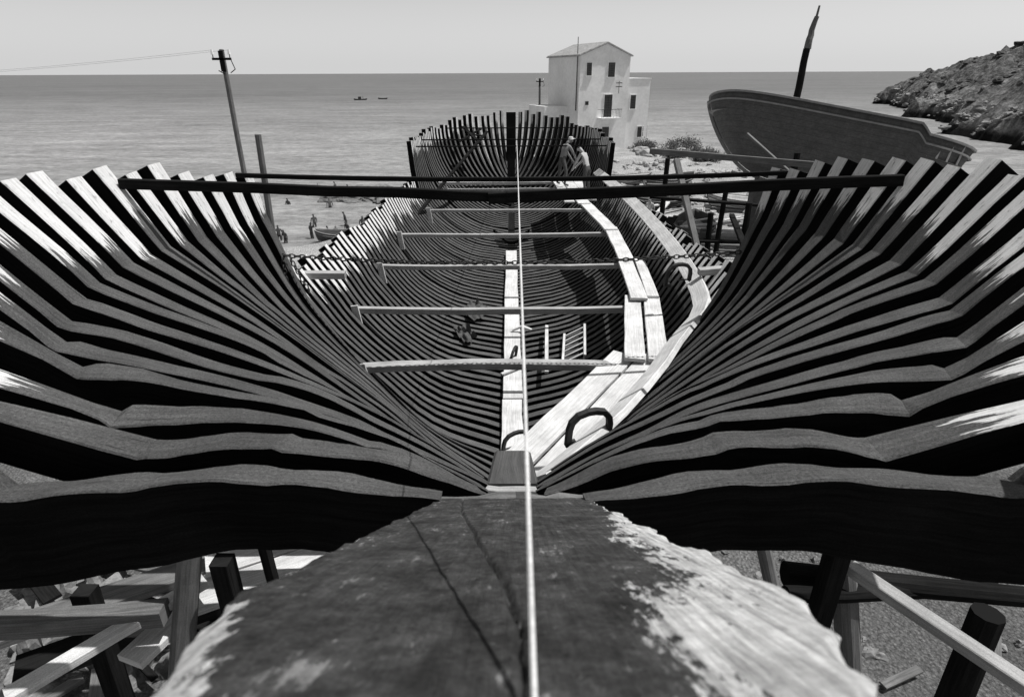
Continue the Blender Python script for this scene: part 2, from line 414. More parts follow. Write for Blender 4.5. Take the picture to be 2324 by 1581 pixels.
def board(a,b,w,t=.045): mb.beam(a,b,w,t,mi=0,seg=6,jit=.005)
board((.0,5.25,-3.78),(1.55,7.42,-3.52),.34); board((.30,5.05,-3.80),(1.9,7.30,-3.50),.30)
board((1.62,7.1,-3.45),(2.08,9.7,-3.50),.27); board((1.93,7.05,-3.44),(2.38,9.6,-3.49),.27)
board((2.12,9.35,-3.42),(2.32,12.0,-3.45),.28); board((2.38,9.5,-3.44),(2.62,11.9,-3.49),.2)
board((2.3,11.6,-3.4),(2.42,14.5,-3.44),.3)
board((2.38,14.1,-3.4),(2.15,17.6,-3.46),.32); board((2.1,17.3,-3.42),(1.95,22.3,-3.46),.36); board((1.72,17.7,-3.45),(1.6,22.2,-3.47),.30); board((2.4,18.0,-3.45),(2.3,22.3,-3.48),.28)
mb.beam((-2.6,21.9,-3.58),(2.6,21.9,-3.58),.1,.1)
mb.obj('walkway_boards',[M_raw],ship)
mb=MB()
mb.beam((-3.42,5.35,-.86),(.2,5.35,-1.0),.06,.085,mi=0,seg=6,jit=.006); mb.beam((-.2,5.30,-.99),(3.42,5.35,-.86),.06,.095,mi=0,seg=6,jit=.006)
mb.beam((-3.15,7.05,-1.05),(3.15,7.05,-1.05),.05,.05,mi=0,seg=8,sag=.06)
for y,z,x in((20.3,-2.15,3.1),(21.9,-2.1,3.1),(24.8,-1.95,2.55)):
    mb.beam((-x,y,z),(x,y,z),.04,.04,mi=0,seg=2)
mb.beam((-.9,23.6,-1.98),(-2.9,17.5,-3.9),.1,.06,mi=0)
mb.beam((-1.5,19.8,-3.35),(1.1,19.8,-3.3),.07,.05,mi=0)
mb.beam((-1.9,25,-1.9),(-1.2,24.3,-2.45),.16,.04,mi=0);mb.beam((-1.2,25,-2.0),(-2.0,24.3,-2.4),.16,.04,mi=0);mb.beam((-1.6,24.9,-2.2),(-1.1,24.5,-2.2),.2,.04,mi=0)
mb.obj('tie_bars',[M_dk],ship)  # bars seen from their unlit side: that shade is put into the dark colour
# chain
def torus_link(mb,c,T,roll,Lh,wd,r):
    T=T.normalized();A=Vector((0,0,1)).cross(T).normalized() if abs(T.z)<.95 else Vector((1,0,0));B=T.cross(A);S=A*math.cos(roll)+B*math.sin(roll);K=T.cross(S)
    n=12;m=5;base=len(mb.v)
    for i in range(n):
        a=2*math.pi*i/n;ce=c+T*Lh*math.cos(a)+S*wd*math.sin(a); o=(T*math.cos(a)+S*math.sin(a)).normalized()
        for j in range(m):
            b=2*math.pi*j/m; mb.v.append(ce+o*r*math.cos(b)+K*r*math.sin(b));mb.tip.append(9)
    for i in range(n):
        for j in range(m):
            i2=(i+1)%n;j2=(j+1)%m
            mb.addf((base+i*m+j,base+i*m+j2,base+i2*m+j2,base+i2*m+j),[(0,0)]*4,0)
mb=MB()
pts=[];N=92
for i in range(N+1):
    t=i/N; pts.append(Vector((-2.88+5.78*t,7.22,-2.02-.12*4*t*(1-t)-.02*(1-t))))
for i in range(N): torus_link(mb,(pts[i]+pts[i+1])/2,pts[i+1]-pts[i],0 if i%2 else math.pi/2,.042,.024,.008)
for i in range(9): torus_link(mb,Vector((-2.72+.02*i,7.15,-2.08-.05*i)),Vector((.02,.0,-1)),0 if i%2 else math.pi/2,.034,.022,.008)
for i in range(7): torus_link(mb,Vector((-2.80+.0*i,7.1,-2.06-.05*i)),Vector((.05,.0,-1)),0 if i%2 else math.pi/2,.034,.022,.008)
mb.obj('iron_chain',[M_iron])
def clamp(loc,rz,s,name='c_clamp',th=.05):
    mb=MB();P=[];Nn=[]
    pr=[(-.5,-.55),(-.5,0),(-.46,.2),(-.32,.36),(-.1,.42),(.1,.42),(.32,.36),(.46,.2),(.5,0),(.5,-.35)]
    for i,(a,b) in enumerate(pr):
        P.append(Vector((a*s,0,b*s)));
    for i in range(len(P)):
        T=(P[min(i+1,len(P)-1)]-P[max(0,i-1)]).normalized(); Nn.append(Vector((-T.z,0,T.x)))
    mb.sweep(P,[Vector((0,1,0))]*len(P),Nn,th,th,mi=0,ch=.004)
    mb.pole((.5*s,0,-.3*s),(.05*s,0,-.3*s),.012,.012,seg=1); mb.pole((.62*s,0,-.42*s),(.62*s,0,-.18*s),.008,.008,seg=1);mb.pole((.62*s,0,-.3*s),(.5*s,0,-.3*s),.012,.012,seg=1)
    mb.box((-.47*s,0,-.52*s),(.08,.07,.05))
    o=mb.obj(name,[M_iron]);o.location=loc;o.rotation_euler=(0.15,.0,rz);return o
clamp((.66,4.35,-2.74),.3,.32,th=.05); clamp((2.55,8.75,-2.8),.2,.33); clamp((.03,10.6,-5.05),1.3,.36); clamp((.05,7.6,-5.05),.5,.36)
mb=MB()
a=Vector((.0065,-.25,-.245));b=Vector((.24,26.3,-2.56))
n=40
P=[a.lerp(b,(i/n)**2) for i in range(n+1)]
for i in range(n): 
    mb.pole(P[i],P[i+1],.0016+.005*min(1,(P[i].y+.25)/14),.0016+.005*min(1,(P[i+1].y+.25)/14),seg=1,n=6)
mb.obj('taut_string_line',[M_string])
def floorz(x,y): 
    T=SA if y<7.4 else SB; best=None
    for k in range(101):
        px,pz=ev(T,y,k*.05,T is SA)
        if best is None or abs(px-abs(x))<best[0]: best=(abs(px-abs(x)),pz)
    return best[1]
mb=MB()
la=Vector((.95,10.1,floorz(.95,10.1)+.08));lb=Vector((1.1,11.5,floorz(1.1,11.5)+.12)); off=Vector((.42,.05,.2))
mb.beam(la,lb,.05,.04);mb.beam(la+off,lb+off,.05,.04)
for i in range(6): mb.beam(la.lerp(lb,(i+.5)/6),la.lerp(lb,(i+.5)/6)+off,.035,.025)
mb.obj('wooden_ladder',[M_raw])
mb=MB()
mb.beam((.62,9.6,-4.9),(.75,11.9,-4.95),.07,.04);mb.beam((-.2,9.9,-5.08),(.15,10.2,-5.08),.05,.03)
mb.obj('loose_battens',[M_raw])
mb=MB();mb.beam((.0,12.0,-5.1),(.22,12.0,-5.0),.06,.04);mb.beam((.22,12.0,-5.0),(.42,11.8,-5.0),.09,.04,taper=.6);mb.obj('adze',[M_raw])
def rag(name,loc,sx,sy,ph,m):
    bm=bmesh.new();n=16;g=[]
    for j in range(n+1):
        r=[]
        for i in range(n+1):
            x=(i/n-.5);y=(j/n-.5);k=1+.5*noise.noise(Vector((x*2,y*2,ph)))
            r.append(bm.verts.new((x*sx*k,y*sy*k,.14*noise.noise(Vector((x*5,y*5,ph+4)))+.12*(x*x))))
        g.append(r)
    for j in range(n):
        for i in range(n): bm.faces.new((g[j][i],g[j][i+1],g[j+1][i+1],g[j+1][i])).smooth=True
    me=bpy.data.meshes.new(name);bm.to_mesh(me);bm.free();me.materials.append(m)
    o=bpy.data.objects.new(name,me);COL.objects.link(o);o.location=loc;o.rotation_euler=(0.1,-.2,.5);return o
M_rag=simple('canvas',.05,.10,8)
rag('canvas_rag',(-.85,13.0,-5.0),.5,.7,1,M_rag);rag('canvas_rag',(-1.0,11.6,-5.0),.32,.6,2,M_rag)
# ------------------------------------------------------------------ shores, staging
mb=MB()
for y in(3.2,6,9,12,15,18,21):
    for s in(-1,1):
        x,z=ev(SA if y<7.4 else(SB if y<19.5 else SC),y,2.6,False)
        mb.pole((s*(x+.25),y+.1,z-.3),(s*(x+1.6),y-.4,-7.3),.08,.1,jit=.02)
mb.obj('hull_shores',[M_rawdk],ship)
mb=MB()
for k in range(12): mb.box((U(-.05,.05),2.5+k*2.1,-6.75+U(-.03,.03)-.0),(1.0,.3,.9+.05*k),mi=0)
mb.obj('keel_blocks',[M_rawdk],ship)
st=empty('timber_staging')
mb=MB()
mb.beam((-3.2,2.5,-3.55),(-2.35,3.4,-3.5),.12,.06,mi=0,seg=4,jit=.006)
mb.beam((-4.2,2.95,-3.5),(-2.5,3.1,-3.5),.14,.14,mi=1,seg=4,jit=.01)
mb.beam((-2.6,3.35,-3.72),(-1.2,4.1,-3.72),.30,.05,mi=0,seg=3);mb.beam((-2.55,3.75,-3.72),(-1.1,4.5,-3.72),.3,.05,mi=0,seg=3)
mb.beam((-2.7,2.9,-3.75),(-2.0,4.9,-3.78),.22,.06,mi=0)
mb.beam((-2.05,3.2,-3.1),(-2.1,3.2,-7.1),.13,.13,up=(0,-1,0),mi=2);mb.beam((-3.3,3.4,-3.6),(-3.4,3.3,-7.2),.14,.14,up=(0,-1,0),mi=2)
mb.beam((-1.9,3.5,-3.0),(-1.85,3.45,-3.9),.07,.07,up=(0,-1,0),mi=2)
mb.beam((-3.6,3.2,-5.6),(-1.2,4.6,-5.5),.18,.08,mi=1);mb.beam((-4.4,2.6,-6.7),(-2.0,4.4,-6.6),.25,.12,mi=1);mb.beam((-4.6,3.8,-6.8),(-2.2,3.2,-6.5),.2,.1,mi=0)
mb.beam((-4.8,2.2,-5.9),(-1.6,3.4,-6.0),.3,.1,mi=2);mb.beam((-4.5,3.0,-5.2),(-3.6,1.8,-5.1),.2,.1,mi=2);mb.beam((-4.4,3.6,-4.8),(-1.6,5.3,-4.9),.35,.1,mi=2);mb.beam((-5.2,3.4,-4.5),(-2.9,4.7,-4.5),.3,.08,mi=1)
o=mb.obj('port_planks',[M_raw,M_rawdk,M_dk],st)
mb=MB()
mb.beam((2.25,3.0,-3.0),(2.95,1.95,-3.05),.1,.07,mi=0,seg=4,jit=.006)
mb.pole((2.0,3.3,-3.35),(4.2,3.1,-3.45),.09,.07,mi=1,jit=.01);mb.pole((1.9,3.05,-3.3),(3.6,3.3,-3.5),.06,.06,mi=1,jit=.01)
mb.pole((3.2,2.9,-3.3),(3.0,2.6,-7.2),.10,.13,mi=1,jit=.02);mb.beam((2.1,2.95,-2.6),(2.1,2.95,-7),.12,.12,up=(0,-1,0),mi=1)
mb.obj('starboard_planks',[M_mid,M_dk],st)
mb=MB()
mb.beam((3.6,16.2,-1.85),(7.0,14.0,-1.92),.09,.14,mi=0,seg=4,jit=.01)
mb.beam((3.75,14.1,-1.8),(4.65,9.5,-7.2),.13,.09,mi=0,seg=3)
for x,y,z in((5.2,13.2,-2.6),(4.7,11.2,-3.0),(6.6,14.4,-1.7),(6.0,17,-2.9),(4.4,17.5,-2.2),(5.0,15,-3.2)):
    mb.pole((x,y,z),(x+U(-.15,.15),y,-7.4),.07,.09,mi=1,jit=.02)
mb.beam((4.0,18,-3.0),(8.5,16,-2.9),.16,.06,mi=0);mb.beam((4.0,17.4,-3.25),(8.2,15.2,-3.2),.2,.06,mi=1)
mb.beam((4.1,15,-3.9),(7.5,13.5,-3.6),.2,.06,mi=1);mb.beam((4.5,11.2,-3.1),(5.6,15.2,-3.3),.12,.08,mi=1)
mb.beam((6.6,14.4,-1.9),(4.6,12.4,-5.8),.1,.06,mi=1); mb.beam((5.9,15.8,-1.4),(6.9,15.0,-2.3),.12,.05,mi=0)
mb.obj('starboard_scaffold',[M_rawdk,M_dk],st)
mb=MB();mb.pole((-4.8,12,-1.04),(-4.98,12,-7.4),.06,.075,jit=.01);mb.obj('scaffold_post',[M_rawdk])  # upright scaffold post standing beside the hull
# ------------------------------------------------------------------ land
poly=[(-400,-100),(-80,5),(-40,28),(-22,34),(-14,38),(-7,45),(-3,55),(0,68),(2,84),(9,95),(17,92),(23,78),(34,64),(60,46),(150,20),(6000,0),(6000,-6000),(-6000,-6000),(-6000,-800)]
def sdist(x,y):
    d=1e9;ins=False;n=len(poly)
    for i in range(n):
        ax,ay=poly[i];bx,by=poly[(i+1)%n]
        ex,ey=bx-ax,by-ay;t=max(0,min(1,((x-ax)*ex+(y-ay)*ey)/(ex*ex+ey*ey)))
        d=min(d,math.hypot(x-ax-ex*t,y-ay-ey*t))
        if (ay>y)!=(by>y) and x<(bx-ax)*(y-ay)/(by-ay)+ax: ins=not ins
    return d if ins else -d
SEA=-10.2
def ground(x,y):
    d=sdist(x,y)+1.6*noise.noise(Vector((x*.12,y*.12,2)))
    zl=-7.05-1.2*max(0,min(1,y/75))
    if d<0: return SEA-.15+max(-6,.25*d)
    t=min(1,d/11);t=t*t*(3-2*t)*.7+t*.3
    z=SEA-.15+(zl-SEA+.15)*t
    nn=.12*noise.fractal(Vector((x*.5,y*.5,0)),1,2,4)*(1 if y<20 else 2.2)
    return z+nn*min(1,d/4)
def axis(lo,hi,step,far):
    a=[];x=lo
    while x<=hi: a.append(x);x+=step
    k=step;L=[lo];
    while L[-1]>-far: k*=1.6;L.append(L[-1]-k)
    k=step;H=[a[-1]]
    while H[-1]<far: k*=1.6;H.append(H[-1]+k)
    return L[:0:-1]+a+H[1:]
xs=axis(-45,70,.8,5000);ys=[y for y in axis(-12,100,.8,5000) if y<160]
bm=bmesh.new();g=[[bm.verts.new((x,y,ground(x,y))) for x in xs] for y in ys]
for j in range(len(ys)-1):
    for i in range(len(xs)-1): bm.faces.new((g[j][i],g[j][i+1],g[j+1][i+1],g[j+1][i])).smooth=True
me=bpy.data.meshes.new('ground');bm.to_mesh(me);bm.free()
m,nt,b=nodes('gravel_ground');v=coords(nt,'Object')
n=nz(nt,v,.35,8,.65);p=nz(nt,v,22,6,.8);vo=nt.nodes.new('ShaderNodeTexVoronoi');nt.links.new(v,vo.inputs['Vector']);vo.inputs['Scale'].default_value=18
val=maprange(nt,n,.3,.7,.26,.48);val=mnode(nt,'MULTIPLY',val,maprange(nt,p,.32,.68,.35,1.65));val=mnode(nt,'MULTIPLY',val,maprange(nt,vo.outputs['Distance'],0,.6,1.15,.7))
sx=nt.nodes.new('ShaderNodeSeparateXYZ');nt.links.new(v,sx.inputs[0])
val=mnode(nt,'MULTIPLY',val,maprange(nt,mnode(nt,'ADD',sx.outputs[1],maprange(nt,n,.3,.7,-5,5)),8,26,.5,1.2,True))  # darker dirt near the hull, with the deep shade there put into its colour
togray(nt,b,val);b.inputs['Roughness'].default_value=.95;b.inputs['Specular IOR Level'].default_value=.1
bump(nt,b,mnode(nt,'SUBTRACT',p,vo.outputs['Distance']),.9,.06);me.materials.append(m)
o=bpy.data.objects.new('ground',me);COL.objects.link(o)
# sea
S=60000
bm=bmesh.new();vs=[bm.verts.new(c) for c in((-S,-S,SEA),(S,-S,SEA),(S,S,SEA),(-S,S,SEA))];bm.faces.new(vs)
me=bpy.data.meshes.new('sea');bm.to_mesh(me);bm.free()
m,nt,b=nodes('sea_water')
v=coords(nt,'Object',(.6,1,1));w1=nz(nt,v,1.3,8,.8,.3);w2=nz(nt,coords(nt,'Object',(.05,.16,1)),.5,6,.65);w3=nz(nt,coords(nt,'Object',(.004,.02,1)),1.0,6,.65);w4=nz(nt,coords(nt,'Object',(.06,.22,1)),1.0,9,.95)
val=maprange(nt,w1,.32,.68,.07,.19);val=mnode(nt,'MULTIPLY',val,maprange(nt,w2,.3,.7,.88,1.14));val=mnode(nt,'MULTIPLY',val,maprange(nt,w3,.3,.7,.85,1.15));val=mnode(nt,'MULTIPLY',val,maprange(nt,w4,.38,.62,.62,1.38))
so_=nt.nodes.new('ShaderNodeSeparateXYZ');nt.links.new(coords(nt,'Object'),so_.inputs[0])
val=mnode(nt,'MULTIPLY',val,maprange(nt,so_.outputs[1],50,380,1.75,1.0,True))
togray(nt,b,val);b.inputs['Roughness'].default_value=.55;b.inputs['IOR'].default_value=1.33;b.inputs['Specular IOR Level'].default_value=.3
bump(nt,b,mnode(nt,'ADD',w1,mnode(nt,'MULTIPLY',w2,.8)),.7,.25)
me.materials.append(m);o=bpy.data.objects.new('sea',me);COL.objects.link(o)
# headland
bm=bmesh.new();nx,ny=210,160;g=[]
def hillz(x,y):
    ax,ay,bx,by=72,88,132,236;L=math.hypot(bx-ax,by-ay);ux,uy=(bx-ax)/L,(by-ay)/L
    a=(x-ax)*ux+(y-ay)*uy; d=(x-ax)*uy-(y-ay)*ux
    d+=7*noise.noise(Vector((x*.04,y*.04,1)))+4.5*noise.noise(Vector((x*.15,y*.15,1)))
    d=min(d,(L-a)*.9+6*noise.noise(Vector((x*.07,4,y*.07))))
    if d<0: return SEA-1-min(5,-d*.2)
    h=4.2*(1-math.exp(-d/2.0))+.40*d
    h=h if h<46 else 46+(h-46)*.2
    h+=2.6*noise.fractal(Vector((x*.08,y*.08,0)),1,2,6)*min(1,d/5)+1.9*abs(noise.noise(Vector((x*.33,y*.33,3))))*min(1,d/2)
    return SEA-1+h
for j in range(ny+1):
    g.append([bm.verts.new((50+(i/nx)**1.25*330,60+j/ny*230,hillz(50+(i/nx)**1.25*330,60+j/ny*230))) for i in range(nx+1)])
for j in range(ny):
    for i in range(nx): bm.faces.new((g[j][i],g[j][i+1],g[j+1][i+1],g[j+1][i]))
me=bpy.data.meshes.new('hill');bm.to_mesh(me);bm.free()
m,nt,b=nodes('hill_scrub');v=coords(nt,'Object');n=nz(nt,v,.10,9,.75);p=nz(nt,v,.3,8,.85);q=nz(nt,v,1.1,6,.85)
ge=nt.nodes.new('ShaderNodeSeparateXYZ');tc=nt.nodes.new('ShaderNodeNewGeometry');nt.links.new(tc.outputs['Position'],ge.inputs[0])
rock=mnode(nt,'MULTIPLY',maprange(nt,p,.38,.62,.06,.4),maprange(nt,q,.4,.6,.5,1.3));veg=mnode(nt,'MULTIPLY',maprange(nt,p,.4,.6,.06,.22),maprange(nt,q,.42,.58,.35,1.6))
vm=maprange(nt,mnode(nt,'ADD',n,maprange(nt,ge.outputs[2],-9,0,-.16,.14)),.46,.54,0,1)
val=mixv(nt,vm,rock,veg);wet=maprange(nt,ge.outputs[2],-9.4,-7.8,.06,1,True);val=mnode(nt,'MULTIPLY',val,wet)
togray(nt,b,val);b.inputs['Roughness'].default_value=.95;b.inputs['Specular IOR Level'].default_value=.1;bump(nt,b,p,1,1.5);me.materials.append(m)
o=bpy.data.objects.new('hill',me);COL.objects.link(o)
def rocks(name,items,mat,sub=3,fr=.45):
    bm=bmesh.new()
    for (x,y,z,sx,sy,sz) in items:
        r=bmesh.ops.create_icosphere(bm,subdivisions=sub,radius=1);ph=U(0,99);rot=U(0,6)
        for v in r['verts']:
            k=1+fr*noise.fractal(v.co*1.3+Vector((ph,0,0)),1,2,3);c=v.co*k
            v.co=Vector((c.x*sx*math.cos(rot)-c.y*sy*math.sin(rot)+x,c.x*sx*math.sin(rot)+c.y*sy*math.cos(rot)+y,c.z*sz+z))
    me=bpy.data.meshes.new(name);bm.to_mesh(me);bm.free();me.materials.append(mat)
    o=bpy.data.objects.new(name,me);COL.objects.link(o)
M_rock=simple('rock',.06,.26,1.2,bs=.9,bd=.1);M_stone=simple('stones_mat',.18,.48,3,bs=.6);M_stone2=simple('dark_stones',.06,.3,4,bs=.6)
rocks('shore_rocks',[(U(-16,-7),57+U(-3.5,3),SEA+U(-.1,.15),U(.6,2),U(.5,1.2),U(.25,.6)) for _ in range(34)],M_rock)
it=[];it2=[]
while len(it)<560:
    x,y=U(72,230),U(85,250);z=hillz(x,y)
    if z>-7.5: q=U(.25,.95);it.append((x,y,z+q*.2,q*U(.8,1.6),q*U(.8,1.6),q*.6))
while len(it2)<260:
    x,y=U(66,170),U(80,245);z=hillz(x,y)
    if -9.6<z<-5.5: q=U(.25,.9);it2.append((x,y,z+.0,q*U(.7,1.7),q,q*.55))
rocks('hill_shrubs',it,simple('scrub',.02,.08,3,bs=.5),2,.8)
rocks('headland_boulders',it2,simple('headland_rock',.07,.36,.8,bs=.8,bd=.3),2,.95)
it=[]
for _ in range(170):
    x,y=U(6.5,20),U(22,62); it.append((x,y,ground(x,y)+.05,U(.15,.5),U(.15,.4),U(.1,.3)))
for _ in range(50):
    x,y=U(14,26),U(66,88); it.append((x,y,ground(x,y)+.1,U(.4,1.2),U(.4,1.),U(.2,.7)))
rocks('rubble_stones',it,M_stone)
it=[]
for _ in range(190):
    x,y=U(-7.5,-2.2),U(1.6,8); it.append((x,y,ground(x,y)+.03,U(.08,.34),U(.08,.28),U(.05,.25)))
for _ in range(90):
    x,y=U(2.5,8),U(2,8); it.append((x,y,ground(x,y)+.01,U(.03,.12),U(.03,.1),U(.02,.07)))
rocks('scattered_stones',it,M_stone2,2,.8)
mb=MB()
for _ in range(85):
    x,y=U(6,15),U(20,34);a=U(-.5,.6)+(1.2 if R()<.3 else 0);L=U(.8,3);z=ground(x,y)+U(.1,.7)
    mb.beam((x,y,z),(x+L*math.cos(a),y+L*math.sin(a),z+U(-.15,.3)),U(.1,.3),U(.04,.12),mi=random.choice((0,1,1,2)))
mb.obj('timber_pile',[M_raw,M_rawdk,M_dk])
mb=MB()
for _ in range(44):
    x,y=U(-7,-2.4),U(1.6,7);a=U(0,3);L=U(.5,1.9);z=ground(x,y)+U(.1,.5)
    mb.beam((x,y,z),(x+L*math.cos(a),y+L*math.sin(a),z+.05),U(.08,.25),.05,mi=random.choice((0,1,2,2)))
for _ in range(14):
    x,y=U(2.6,6.5),U(2.5,7);a=U(0,3);L=U(.3,1.1);z=ground(x,y)+.06
    mb.beam((x,y,z),(x+L*math.cos(a),y+L*math.sin(a),z+.02),U(.03,.12),.03,mi=random.choice((0,1,1)))
mb.obj('timber_offcuts',[M_raw,M_rawdk,M_dk])
def bush(name,c,rx,rz,n):
    bm=bmesh.new();tr=MB()
    cl=[]
    for _ in range(26):
        a=U(0,6.28);r=rx*math.sqrt(R());h=U(.2,1)*rz*(1.15-.5*r/rx);cl.append(Vector((r*math.cos(a),r*math.sin(a)*.8,h)))
    for q in cl:
        for _ in range(n):
            p=q+Vector((random.gauss(0,.28),random.gauss(0,.28),random.gauss(0,.22)))
            s=U(.05,.13);A=Vector((U(-1,1),U(-1,1),U(-1,1))).normalized();B=A.orthogonal().normalized()
            bm.faces.new([bm.verts.new(p+A*s),bm.verts.new(p+B*s*.5),bm.verts.new(p-A*s),bm.verts.new(p-B*s*.5)])
    me=bpy.data.meshes.new('foliage');bm.to_mesh(me);bm.free();me.materials.append(M_leaf)
    e=empty(name,c);o=bpy.data.objects.new('foliage',me);COL.objects.link(o);o.parent=e
    for q in cl[:10]: tr.pole((0,0,-.3),q,.05,.015,seg=2,n=5)
    tr.obj('stems',[M_dk],e)
for (x,y,r,h) in((18.5,69,2.3,2.1),(21.5,70,1.5,1.1),(15.5,72,1.2,1.0),(24,66,1.6,.9),(19.5,62,1.2,.8),(17,64,1.2,.8)): bush('bush',(x,y,ground(x,y)),r,h,110)
# ------------------------------------------------------------------ house
hs=empty('whitewashed_house')
ang=math.radians(20);C0=Vector((7.8,74,0));fx=Vector((math.cos(ang),math.sin(ang),0));fy=Vector((-math.sin(ang),math.cos(ang),0))
def hp(a,b,z): return C0+fx*a+fy*b+Vector((0,0,z))
def hmesh(name,vs,fs,mat):
    mb=MB();mb.v=[hp(*v) for v in vs];mb.tip=[9]*len(vs)
    for f in fs: mb.addf(f,[(0,0)]*len(f),0)
    return mb.obj(name,[mat],hs)
E=1.72;A_=2.95;B_=-9.3;Wd=6.35;D=9
hmesh('walls',[(0,0,B_),(Wd,0,B_),(Wd,D,B_),(0,D,B_),(0,0,E),(Wd,0,E),(Wd,D,E),(0,D,E),(Wd*.52,0,A_),(Wd*.52,D,A_)],
 [(0,1,5,8,4),(1,2,6,5),(2,3,7,9,6),(3,0,4,7)],M_white)
t=.14;ov=.22;r=Wd*.52
def slope(name,a0,z0,a1,z1):
    hmesh(name,[(a0,-ov,z0),(a1,-ov,z1),(a1,D+ov,z1),(a0,D+ov,z0),(a0,-ov,z0+t),(a1,-ov,z1+t),(a1,D+ov,z1+t),(a0,D+ov,z0+t)],
     [(0,1,2,3),(4,5,6,7),(0,1,5,4),(1,2,6,5),(2,3,7,6),(3,0,4,7)],M_tile)
sl=(A_-E)/r
slope('roof_left',-ov,E-ov*sl+.01,r-.002,A_+.01);sl2=(A_-E)/(Wd-r);slope('roof_right',r+.002,A_+.01,Wd+ov,E-ov*sl2+.01)
mb=MB()
for k in range(30):
    b=-ov+.15+k*(D+.2)/30
    mb.pole(hp(-ov,b,E-ov*sl+.17),hp(r,b,A_+.17),.07,.07,n=6,seg=1)
mb.obj('tile_rows',[M_tile],hs)
hmesh('wing',[(Wd+.003,.5,B_),(Wd+3.2,.5,B_),(Wd+3.2,7,B_),(Wd+.003,7,B_),(Wd+.003,.5,-.75),(Wd+3.2,.5,-.75),(Wd+3.2,7,-.75),(Wd+.003,7,-.75)],[(0,1,5,4),(1,2,6,5),(2,3,7,6),(4,5,6,7)],M_white)
hmesh('wing_parapet',[(Wd+.01,.42,-.74),(Wd+3.28,.42,-.74),(Wd+3.28,7.1,-.74),(Wd+.01,7.1,-.74),(Wd+.01,.42,-.6),(Wd+3.28,.42,-.6),(Wd+3.28,7.1,-.6),(Wd+.01,7.1,-.6)],[(0,1,5,4),(1,2,6,5),(2,3,7,6),(4,5,6,7),(0,1,2,3)],M_white)
hmesh('annex',[(-3.0,3,B_),(-.003,3,B_),(-.003,8,B_),(-3.0,8,B_),(-3.0,3,-3.6),(-.003,3,-3.6),(-.003,8,-3.6),(-3.0,8,-3.6)],[(0,1,5,4),(2,3,7,6),(3,0,4,7),(4,5,6,7)],M_white)
mb=MB()
def win(a,z,w,h,b=0):
    rot=ang
    mb.box(hp(a,b-.01,z),(w,.06,h),mi=1,rot=rot)
    for s in(-1,1): mb.box(hp(a+s*w*.25,b-.06,z),(w*.46,.05,h*.96),mi=0,rot=rot)
    for k in range(int(h/.18)): mb.box(hp(a,b-.095,z-h/2+.12+k*.18),(w*.9,.02,.05),mi=2,rot=rot)
    mb.box(hp(a,b-.06,z-h/2-.05),(w+.25,.18,.08),mi=3,rot=rot);mb.box(hp(a,b-.03,z+h/2+.05),(w+.2,.08,.08),mi=3,rot=rot)
    for s in(-1,1): mb.box(hp(a+s*(w/2+.05),b-.03,z),(.08,.08,h),mi=3,rot=rot)
win(1.1,.35,.62,1.3);win(3.95,.28,.85,1.5);win(3.75,-3.55,1.0,2.4);win(Wd+1.0,-3.2,.7,1.5,.5);win(3.6,-6.9,.9,2.1);win(Wd+2.3,-6.6,.8,1.2,.5)
mb.box(hp(1.0,-.03,-3.2),(.4,.06,.4),mi=1,rot=ang)
mb.box(hp(3.75,-.55,-4.86),(2.6,1.1,.14),mi=3,rot=ang)
for k in range(14): mb.pole(hp(2.5+k*.19,-1.05,-4.8),hp(2.5+k*.19,-1.05,-3.9),.018,.018,mi=2,n=5,seg=1)
mb.beam(hp(2.45,-1.05,-3.88),hp(5.05,-1.05,-3.88),.05,.05,mi=2)
for a in(2.45,5.05): mb.beam(hp(a,-1.05,-3.9),hp(a,-.02,-3.9),.04,.04,mi=2)
mb.pole(hp(4.9,-.3,-2.2),hp(4.9,-.3,-.9),.03,.03,mi=2,n=5);
for q in(-1.1,-1.5): mb.beam(hp(4.5,-.3,q),hp(5.3,-.3,q),.05,.08,mi=2)
mb.pole(hp(-.1,.6,-4),hp(-.1,.6,3.6),.06,.04,mi=2,n=6)
mb.pole(hp(-.12,-.1,-9),hp(-.12,-.1,-1.6),.05,.05,mi=3,n=6)
mb.obj('windows_and_balcony',[M_shut,M_glass,M_iron,M_white],hs)
mb=MB()
for a in(7.4,8.1): mb.pole(hp(a,-2,-9),hp(a,-2,-5.6),.05,.05,n=6)
for k in range(6): mb.beam(hp(7.4,-2,-8.4+k*.5),hp(8.1,-2,-8.4+k*.5),.05,.05)
mb.obj('white_ladder',[M_white])
# ------------------------------------------------------------------ utility poles
def upole(name,x,y,zt,zb,r,arm):
    e=empty(name,(x,y,0));mb=MB()
    mb.pole((0,0,zb),(0,0,zt),r*1.3,r,n=10,seg=6,jit=.01)
    mb.pole((0,0,zt-.02),(0,0,zt+.02),r*1.15,r*.5,n=10,seg=1)
    mb.beam((-arm,-.13,zt-.38),(arm,-.13,zt-.38),.1,.1,mi=1);mb.beam((-arm*.55,-.13,zt-.85*1),(-0,-.13,zt-1.0),.05,.03,mi=1)
    for s in(-1,1):
        mb.pole((s*arm*.9,-.13,zt-.33),(s*arm*.9,-.13,zt-.05),.02,.02,mi=1,seg=1,n=6)
        mb.pole((s*arm*.9,-.13,zt-.2),(s*arm*.9,-.13,zt+.0),.07,.04,mi=2,seg=2,n=8)
    if arm>.35:
        mb.pole((arm*.95,-.13,zt-.4),(arm*1.25,-.13,zt-.8),.02,.02,mi=1,seg=2,n=5);mb.pole((arm*1.25,-.13,zt-.8),(arm*.7,-.13,zt-.95),.02,.02,mi=1,seg=2,n=5)
        mb.beam((0,-.14,zt-.9),(0,-.14,zt-.05),.2,.08,up=(0,-1,0),mi=1)
    mb.obj('pole_and_crossarm',[M_rawdk,M_dk,M_white],e);return e
